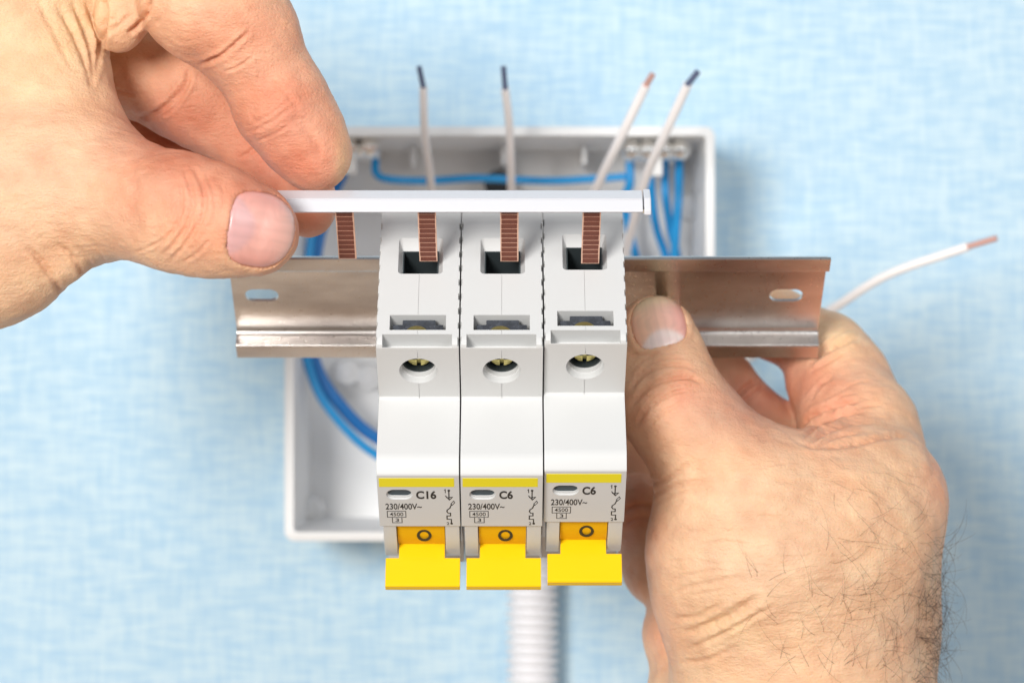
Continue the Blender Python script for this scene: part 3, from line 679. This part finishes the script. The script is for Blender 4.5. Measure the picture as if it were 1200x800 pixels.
        rim = [(i, 0) for i in range(nu)] + [(nu - 1, j) for j in range(1, nv)] + [(i, nv - 1) for i in range(nu - 2, -1, -1)] + [(0, j) for j in range(nv - 2, 0, -1)]
        for (i, j), (i2, j2) in zip(rim, rim[1:] + rim[:1]): bm.faces.new((A[I(i, j)], B[I(i, j)], B[I(i2, j2)], A[I(i2, j2)]))
        # lunula and free edge are colours of the nail itself
        no = obj('fingernail', bm, nl[7], None, smooth='all'); child_world(no, o)
        at_ = no.data.color_attributes.new('tint', 'FLOAT_COLOR', 'POINT'); cc = np.tile(np.array((0.7, 0.4, 0.4, 1.0)), (len(no.data.vertices), 1))
        w = np.empty(len(no.data.vertices) * 3); no.data.vertices.foreach_get('co', w); w = w.reshape(-1, 3) / S; ax, ay, _ = to_px(w)
        xx = ((ax - cx) * c + (ay - cy) * s) / hl; yy = (-(ax - cx) * s + (ay - cy) * c) / hw
        la, lb, cl_, cn, cp_, cf, fa = nl[9]; cl_, cn, cp_, cf = map(np.array, (cl_, cn, cp_, cf))
        wy_ = (0.5 + 0.5 * np.tanh(yy * 1.4))[:, None]; side = np.clip(np.abs(yy) * 1.3 - .55, 0, 1)[:, None]
        cc[:, :3] = (cn * (1 - wy_) + cp_ * wy_) * (1 - side * np.array((.10, .30, .30)))
        lun = (1 / (1 + np.exp((xx - (la - lb * yy ** 2)) * 26)))[:, None]; cc[:, :3] = cc[:, :3] * (1 - .85 * lun) + cl_ * .85 * lun
        fr = (1 / (1 + np.exp(-(xx - (0.62 - 0.1 * yy ** 2)) * 8)))[:, None] * fa; cc[:, :3] = cc[:, :3] * (1 - fr) + cf * fr
        cc[:, :3] *= (1 + 0.03 * np.sin(yy * 21) + 0.03 * np.sin(yy * 47 + xx) + .02 * np.sin(xx * 9 + yy * 3))[:, None]
        at_.data.foreach_set('color', cc.ravel())
    return o, f

nm_ = M['nail']; nt_ = nm_.node_tree; a_ = nt_.nodes.new('ShaderNodeAttribute'); a_.attribute_name = 'tint'
nt_.links.new(a_.outputs['Color'], nt_.nodes['Principled BSDF'].inputs['Base Color'])

SKIN = (0.84, 0.535, 0.325)
RED = (0.68, 0.25, 0.16); PINK = (0.82, 0.34, 0.215); YEL = (0.82, 0.60, 0.33)
H = 0.36
# ---- hand from the left: thumb in front of the busbar, index finger on top of it, the others curled behind
LG = [
 (9, 9, 1.0, [[(0, 246, 548, 102), (88, 216, 545, 78)], [(-70, 270, 552, 110), (0, 246, 548, 102)], [(60, 120, 552, 60), (50, -60, 556, 74)], [(-20, 120, 556, 112), (-20, -60, 558, 120)], [(88, 216, 545, 78), (60, 110, 550, 62)]]),
 (4, 4, 1.0, [[(-60, 304, 546, 92), (-6, 308, 544, 74), (27, 311, 542, 50)]]), (3, 4, 1.0, [[(50, 286, 542, 36), (72, 305, 540, 28)]]),
 (7, 6, 1.0, [[(92, 222, 544, 72), (150, 233, 537, 62), (212, 250, 530, 64), (262, 262, 526, 57), (304, 272, 527, 47)]]),        # thumb
 (2.0, 5, 1.0, [[(250, -70, 548, 64), (228, -6, 543, 62), (246, 6, 541, 63), (268, 14, 541, 58)], [(268, 14, 541, 58), (292, 46, 543, 55), (332, 126, 546, 52), (360, 168, 548, 44), (371, 184, 548, 38)]]),  # index
 (2.0, 5, 1.0, [[(140, 38, 547, 24), (148, 12, 547, 27), (140, -50, 552, 34)]]),                                                           # fold at the web
 (1.2, 5, 1.0, [[(60, 20, 578, 60), (140, 66, 576, 62), (236, 108, 574, 62), (318, 186, 571, 40), (354, 232, 566, 34), (362, 248, 564, 29)]]),   # middle
 (1.2, 5, 1.0, [[(60, 110, 598, 46), (150, 156, 592, 42), (230, 196, 590, 42), (300, 236, 590, 34)]]),                            # ring
 (1.2, 5, 1.0, [[(40, 190, 612, 40), (140, 220, 612, 34), (220, 250, 610, 30)]]),                                                # little
]
LC = [
 # thumb joint folds
 ([(214, 196), (222, 215), (226, 238), (220, 262), (206, 284), (190, 300)], 2.8, 0.42), ([(226, 196), (236, 214), (240, 236), (236, 258), (224, 282)], 2.6, 0.45),
 ([(208, 205), (213, 225), (212, 250), (200, 275), (180, 296)], 2.2, 0.35), ([(240, 205), (250, 224), (252, 246), (246, 270)], 2.0, 0.25),
 ([(232, 250), (226, 272), (212, 292), (200, 306)], 2.6, 0.35), ([(196, 210), (200, 232), (196, 256), (184, 280)], 1.8, 0.2), ([(246, 280), (232, 296), (214, 308)], 2.0, 0.3),
 ([(152, 196), (158, 224), (152, 256)], 6, 0.25), ([(222, 228), (232, 230), (240, 226)], 1.6, 0.3), ([(214, 240), (226, 246), (236, 244)], 1.5, 0.25),
 ([(258, 214), (262, 226), (262, 240)], 1.6, 0.15), ([(170, 290), (186, 284), (204, 268)], 1.8, 0.2), ([(156, 296), (176, 290), (196, 276)], 1.6, 0.18),
 # palm edge folds, lower contour
 ([(78, 356), (70, 342), (60, 324), (46, 304), (30, 290)], 3.6, 0.55), ([(100, 330), (93, 314), (82, 298), (66, 284)], 3.2, 0.4), ([(110, 316), (102, 302), (90, 288)], 2.4, 0.15), ([(124, 308), (116, 294), (104, 280)], 2.2, 0.12),
 # web folds at the top
 ([(66, 4), (84, 36), (100, 72), (108, 104)], 3.5, 0.55), ([(84, 0), (98, 34), (108, 70), (110, 100)], 3.0, 0.6), ([(100, 0), (110, 30), (115, 62), (113, 92)], 2.6, 0.5), ([(44, 0), (66, 44), (86, 84)], 3.5, 0.25),
 ([(120, -2), (122, 20), (119, 44), (116, 66)], 4.5, 1.3), ([(126, 38), (140, 30), (154, 16)], 3.0, 0.2),
 ([(150, 40), (162, 30), (172, 14), (176, -4)], 3.2, 0.9),
 # index finger
 ([(232, 78), (246, 72), (262, 64), (280, 48), (294, 36)], 2.6, 0.7), ([(244, 76), (262, 70), (280, 56)], 2.0, 0.15), ([(196, 10), (214, 2), (228, -6)], 3, 0.12), ([(176, 34), (190, 18), (198, 0)], 3, 0.15),
 ([(284, 156), (300, 152), (322, 140), (344, 124)], 2.6, 0.22), ([(286, 150), (304, 142), (326, 128), (344, 112)], 2.2, 0.15), ([(338, 132), (356, 148), (368, 164), (378, 180)], 5, 0.3), ([(318, 96), (330, 104), (342, 118), (352, 128)], 3, 0.3),
 ([(300, 166), (320, 158), (340, 146)], 1.8, 0.2), ([(300, 70), (304, 84), (300, 100)], 2, 0.15), ([(262, 84), (280, 78), (300, 64)], 1.8, 0.25),
 # middle finger
 ([(160, 138), (180, 134), (200, 120), (218, 98), (222, 80)], 3.4, 0.7, (560, 600)), ([(178, 142), (200, 130), (214, 112), (224, 92)], 2.4, 0.45, (560, 600)), ([(130, 104), (150, 110), (170, 110)], 2, 0.2, (560, 600)), ([(280, 186), (296, 176), (310, 160)], 2.6, 0.4, (560, 600)),
]
LN = [(307, 270, 9, 40, 46, 545, 522, nm_, 0.0, (-.2, 1.1, (.64, .37, .36), (.82, .43, .36), (.82, .43, .36), (.84, .56, .46), .5))]
LT = [(250, 250, 130, 60, (0.84, 0.44, 0.28), 0.55), (320, 90, 130, 130, (0.84, 0.42, 0.27), 0.6), (305, 260, 60, 60, PINK, 0.5), (380, 190, 50, 60, PINK, 0.7), (330, 130, 60, 60, PINK, 0.6), (345, 125, 26, 34, RED, 0.4), (280, 30, 90, 50, PINK, 0.45), (200, 160, 90, 80, (0.60, 0.21, 0.13), 0.9), (300, 200, 60, 40, (0.60, 0.22, 0.14), 0.7), (330, 215, 60, 60, RED, 0.5), (370, 262, 30, 30, RED, 0.7),  # dark reds: flushed skin, deepened to stand in for shade on rear fingers
      (225, 240, 34, 60, PINK, 0.45), (152, 225, 20, 46, PINK, 0.35), (90, 30, 40, 80, YEL, 0.6), (30, 200, 120, 90, (0.73, 0.47, 0.33), 0.5), (402, 190, 10, 40, YEL, 0.5), (20, 330, 60, 40, (0.62, 0.40, 0.25), 0.4)]
left, fL = build_hand('hand', LG, LC, LN, LT, SKIN, H, ((-145, -200, -40), (200, 200, 96)))
tag(left, 'bare left hand reaching in from upper left, thumb and index finger pinching the white busbar', 'hand', 'hands of the electrician')

# ---- hand from the lower right: thumb on the rail, index finger curled behind it
RG = [
 (9, 10, 0.85, [[(895, 640, 580, 118), (970, 620, 586, 112), (1002, 588, 590, 82)], [(872, 588, 578, 78), (897, 640, 580, 114)], [(895, 655, 580, 122), (930, 820, 588, 132)], [(970, 640, 586, 112), (948, 830, 590, 130)], [(935, 820, 588, 134), (930, 960, 588, 138)],
               [(1022, 596, 592, 66), (1018, 720, 594, 68), (1008, 860, 594, 70)], [(852, 644, 580, 72), (864, 700, 582, 78)]]),
 (7, 6, 1.0, [[(766, 390, 584, 44), (772, 424, 583, 50), (784, 470, 580, 56), (818, 512, 578, 60), (866, 574, 577, 78)]]),          # thumb
 (6, 6, 1.0, [[(1030, 582, 594, 74), (1006, 505, 608, 64), (982, 446, 620, 54), (968, 418, 625, 50)]]),   # index, near half
 (2.2, 5, 1.0, [[(966, 408, 626, 43), (905, 378, 629, 38), (850, 362, 626, 34), (820, 358, 622, 30)]]),                              # index, far half
 (1.6, 5, 1.0, [[(990, 570, 622, 54), (914, 518, 626, 39), (836, 444, 628, 38), (790, 410, 626, 34)]]),                                # middle
 (1.6, 5, 1.0, [[(880, 600, 630, 60), (800, 590, 634, 52), (752, 548, 634, 40), (742, 500, 632, 36)]]),                                # ring
 (1.6, 5, 1.0, [[(880, 680, 622, 60), (805, 650, 622, 54), (776, 664, 622, 42), (748, 592, 622, 38)]]),                                # little
 (5, 6, 1.0, [[(815, 742, 612, 62), (850, 700, 610, 70)]]), (5, 8, 1.0, [[(838, 830, 606, 84), (860, 900, 604, 90)]]),                     # heel of the palm
]
RC = [
 # thumb folds
 ([(738, 458), (752, 440), (772, 430), (796, 427), (814, 432)], 2.6, 0.45), ([(740, 476), (756, 456), (780, 445), (806, 442), (824, 448)], 3.0, 0.6), ([(746, 500), (760, 478), (784, 462), (810, 456)], 2.8, 0.45), ([(742, 444), (760, 428), (784, 420), (806, 420)], 2.0, 0.3),
 ([(748, 488), (764, 468), (790, 452), (814, 448)], 1.8, 0.3), ([(760, 500), (776, 484), (800, 472)], 2.2, 0.25), ([(742, 430), (764, 416), (790, 412)], 1.6, 0.18), ([(770, 445), (790, 437), (812, 438)], 1.5, 0.25),
 ([(739, 416), (764, 414), (790, 404)], 1.8, 0.25),
 # notch below the thumb
 ([(752, 560), (772, 566), (790, 556), (812, 540)], 3.0, 0.4), ([(764, 582), (782, 572), (806, 566), (836, 560)], 2.8, 0.3), ([(770, 590), (790, 580), (820, 576)], 2.2, 0.25),
 # index folds
 ([(948, 426), (962, 414), (982, 404), (1008, 394)], 3.6, 0.9), ([(950, 436), (970, 424), (992, 412)], 2.2, 0.35), ([(960, 412), (976, 398), (996, 384)], 2.0, 0.3),
 ([(938, 500), (956, 484), (982, 474), (1008, 470)], 3.2, 0.9), ([(942, 512), (962, 496), (988, 486), (1014, 482)], 2.8, 0.7), ([(948, 520), (968, 506), (996, 496), (1024, 494)], 3.0, 0.6), ([(956, 524), (980, 512), (1010, 506)], 2.2, 0.4), ([(968, 500), (990, 484), (1012, 476), (1036, 474)], 2.4, 0.4),
 ([(930, 516), (960, 524), (1000, 520), (1040, 512), (1070, 510)], 3.2, 0.5), ([(948, 470), (960, 452), (978, 440)], 2.5, 0.3),
 ([(984, 458), (1002, 448), (1022, 446)], 2, 0.2), ([(966, 480), (984, 466), (1004, 460)], 1.8, 0.3),
 # middle finger crease
 ([(858, 470), (872, 456), (888, 444)], 3.0, 0.6, (600, 700)), ([(866, 476), (882, 462), (896, 452)], 2.2, 0.4, (600, 700)),
 ([(726, 600), (748, 592), (770, 596)], 3, 0.5, (600, 700)), ([(730, 616), (750, 606), (772, 612)], 2, 0.3, (600, 700)),
 # thenar and wrist folds
 ([(800, 744), (830, 732), (862, 716), (892, 698)], 5.0, 0.7), ([(790, 724), (818, 722), (848, 706)], 3.5, 0.4), ([(806, 760), (840, 746), (880, 724), (910, 708)], 3.0, 0.35), ([(796, 776), (830, 772), (866, 756)], 3.0, 0.3),
 ([(782, 700), (806, 688), (836, 682), (870, 676)], 3.0, 0.25), ([(776, 660), (800, 656), (830, 660)], 2.5, 0.16), ([(820, 640), (850, 634), (884, 640)], 2.5, 0.14), ([(784, 680), (812, 672), (850, 666)], 2.4, 0.16), ([(1084, 520), (1092, 540), (1096, 560)], 4, 0.25),
 ([(900, 560), (950, 566), (1000, 560)], 3.5, 0.14), ([(880, 600), (940, 612), (990, 604)], 3, 0.12), ([(930, 690), (970, 680), (1010, 690)], 3, 0.12),
]
for k in range(26):                              # the fine parallel skin lines over the thumb side of the hand
    x, y = 800 + rng.uniform(0, 230), 548 + rng.uniform(0, 200); L_ = rng.uniform(24, 60); a = rng.uniform(-.25, .35)
    RC.append(([(x, y), (x + L_ / 2, y + L_ / 2 * a + rng.uniform(-3, 3)), (x + L_, y + L_ * a)], 1.9, rng.uniform(.06, .13)))
for k in range(22):
    x, y = 10 + rng.uniform(0, 130), 150 + rng.uniform(0, 130); L_ = rng.uniform(20, 46); a = rng.uniform(.1, .9)
    LC.append(([(x, y), (x + L_ / 2, y + L_ / 2 * a + rng.uniform(-3, 3)), (x + L_, y + L_ * a)], 1.9, rng.uniform(.06, .12)))
RN = [(771, 376, -104, 31, 33, 600, 575, nm_, 0.0, (-.33, .8, (.90, .74, .69), (.95, .60, .39), (.88, .48, .41), (.86, .64, .38), .9))]  # cream half paints light reflected off the nail; pink and lunula its own
RT = [(800, 470, 90, 80, (0.84, 0.48, 0.30), 0.45), (980, 440, 70, 80, (0.84, 0.46, 0.29), 0.5), (770, 375, 50, 40, PINK, 0.35), (880, 470, 62, 46, (0.58, 0.24, 0.16), 0.85), (735, 620, 42, 110, (0.58, 0.24, 0.16), 0.9), (775, 740, 28, 40, PINK, 0.5), (960, 470, 60, 60, PINK, 0.5), (925, 440, 40, 30, RED, 0.6), (980, 390, 40, 30, YEL, 0.5),  # dark reds on the fingers behind also paint in their shade
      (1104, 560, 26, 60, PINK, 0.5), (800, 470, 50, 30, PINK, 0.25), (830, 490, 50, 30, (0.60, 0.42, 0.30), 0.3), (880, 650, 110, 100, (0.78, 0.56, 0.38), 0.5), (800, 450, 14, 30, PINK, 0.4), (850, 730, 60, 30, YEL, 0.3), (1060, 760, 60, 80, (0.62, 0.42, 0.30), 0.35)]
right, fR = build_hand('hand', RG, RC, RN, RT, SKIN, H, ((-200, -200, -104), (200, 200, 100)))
tag(right, 'bare hairy right hand rising from the bottom right, thumb pressed on the steel rail', 'hand', 'hands of the electrician')

# ---- hair on the wrist and back of the right hand
def hair_on(parent, spec, f):
    bm = bmesh.new(); fv = lambda q: f(q[:, 0], q[:, 1], q[:, 2])
    for (x0, x1, y0, y1, cnt, l0, l1, ang, spr, rad, curl, lf) in spec:
        p = np.stack([P(rng.uniform(x0, x1), rng.uniform(y0, y1), 530) for _ in range(cnt)]); dr = p - np.array((0, -600.0, 0)); dr /= np.linalg.norm(dr, axis=1)[:, None]
        for _i in range(60): p = p + dr * np.clip(fv(p), -2, 2)[:, None] * .8
        nn = sock(p, f); ok = (np.abs(fv(p)) < .3) & (nn[:, 1] < -.02); p, nn = p[ok], nn[ok]; m = len(p)
        if not m: continue
        a = np.radians(rng.normal(ang, spr, m)); dv = np.stack([np.cos(a), 0 * a, np.sin(a)], 1); dv -= nn * (dv * nn).sum(1)[:, None]; dv /= np.linalg.norm(dv, axis=1)[:, None]
        sd = np.cross(nn, dv); L = rng.uniform(l0, l1, m)[:, None]; c = rng.uniform(-curl, curl, m)[:, None]; lift = rng.uniform(.1, lf, m)[:, None]
        cur = p.copy(); pts = [p - nn * .2]
        for k in range(1, 9):
            t = k / 8; dd = dv + sd * c * t * 1.6 + nn * lift * (1 - 1.2 * t); dd /= np.linalg.norm(dd, axis=1)[:, None]; cur = cur + dd * L / 8
            cur = cur + sock(cur, f) * np.maximum(.14 - fv(cur), 0)[:, None]; pts.append(cur.copy())
        for i in range(m): tube(bm, [q[i] for q in pts], lambda t: rad * (1 - .85 * t) + .006, 4, smooth=False)
    o = obj('hair', bm, M['hair'], None, smooth='all'); child_world(o, parent); return o
hr = hair_on(right, [
    (1072, 1104, 690, 800, 110, 5, 15, -5, 40, .040, 1.3, 1.3), (1080, 1104, 620, 800, 26, 11, 19, -15, 25, .034, .9, 1.5), (1080, 1104, 640, 700, 26, 6, 15, -10, 25, .035, 1.0, 1.0), (1030, 1092, 690, 800, 44, 5, 13, 30, 60, .028, 1.2, .6), (950, 1050, 690, 800, 40, 6, 14, 60, 60, .024, .9, .5),
    (980, 1090, 600, 700, 36, 6, 15, -8, 30, .024, .7, .5), (880, 990, 640, 800, 26, 6, 14, 120, 60, .026, .9, .5), (960, 1080, 520, 610, 20, 4, 9, -30, 30, .022, .6, .4)], fR)
hr['kind'] = 'stuff'
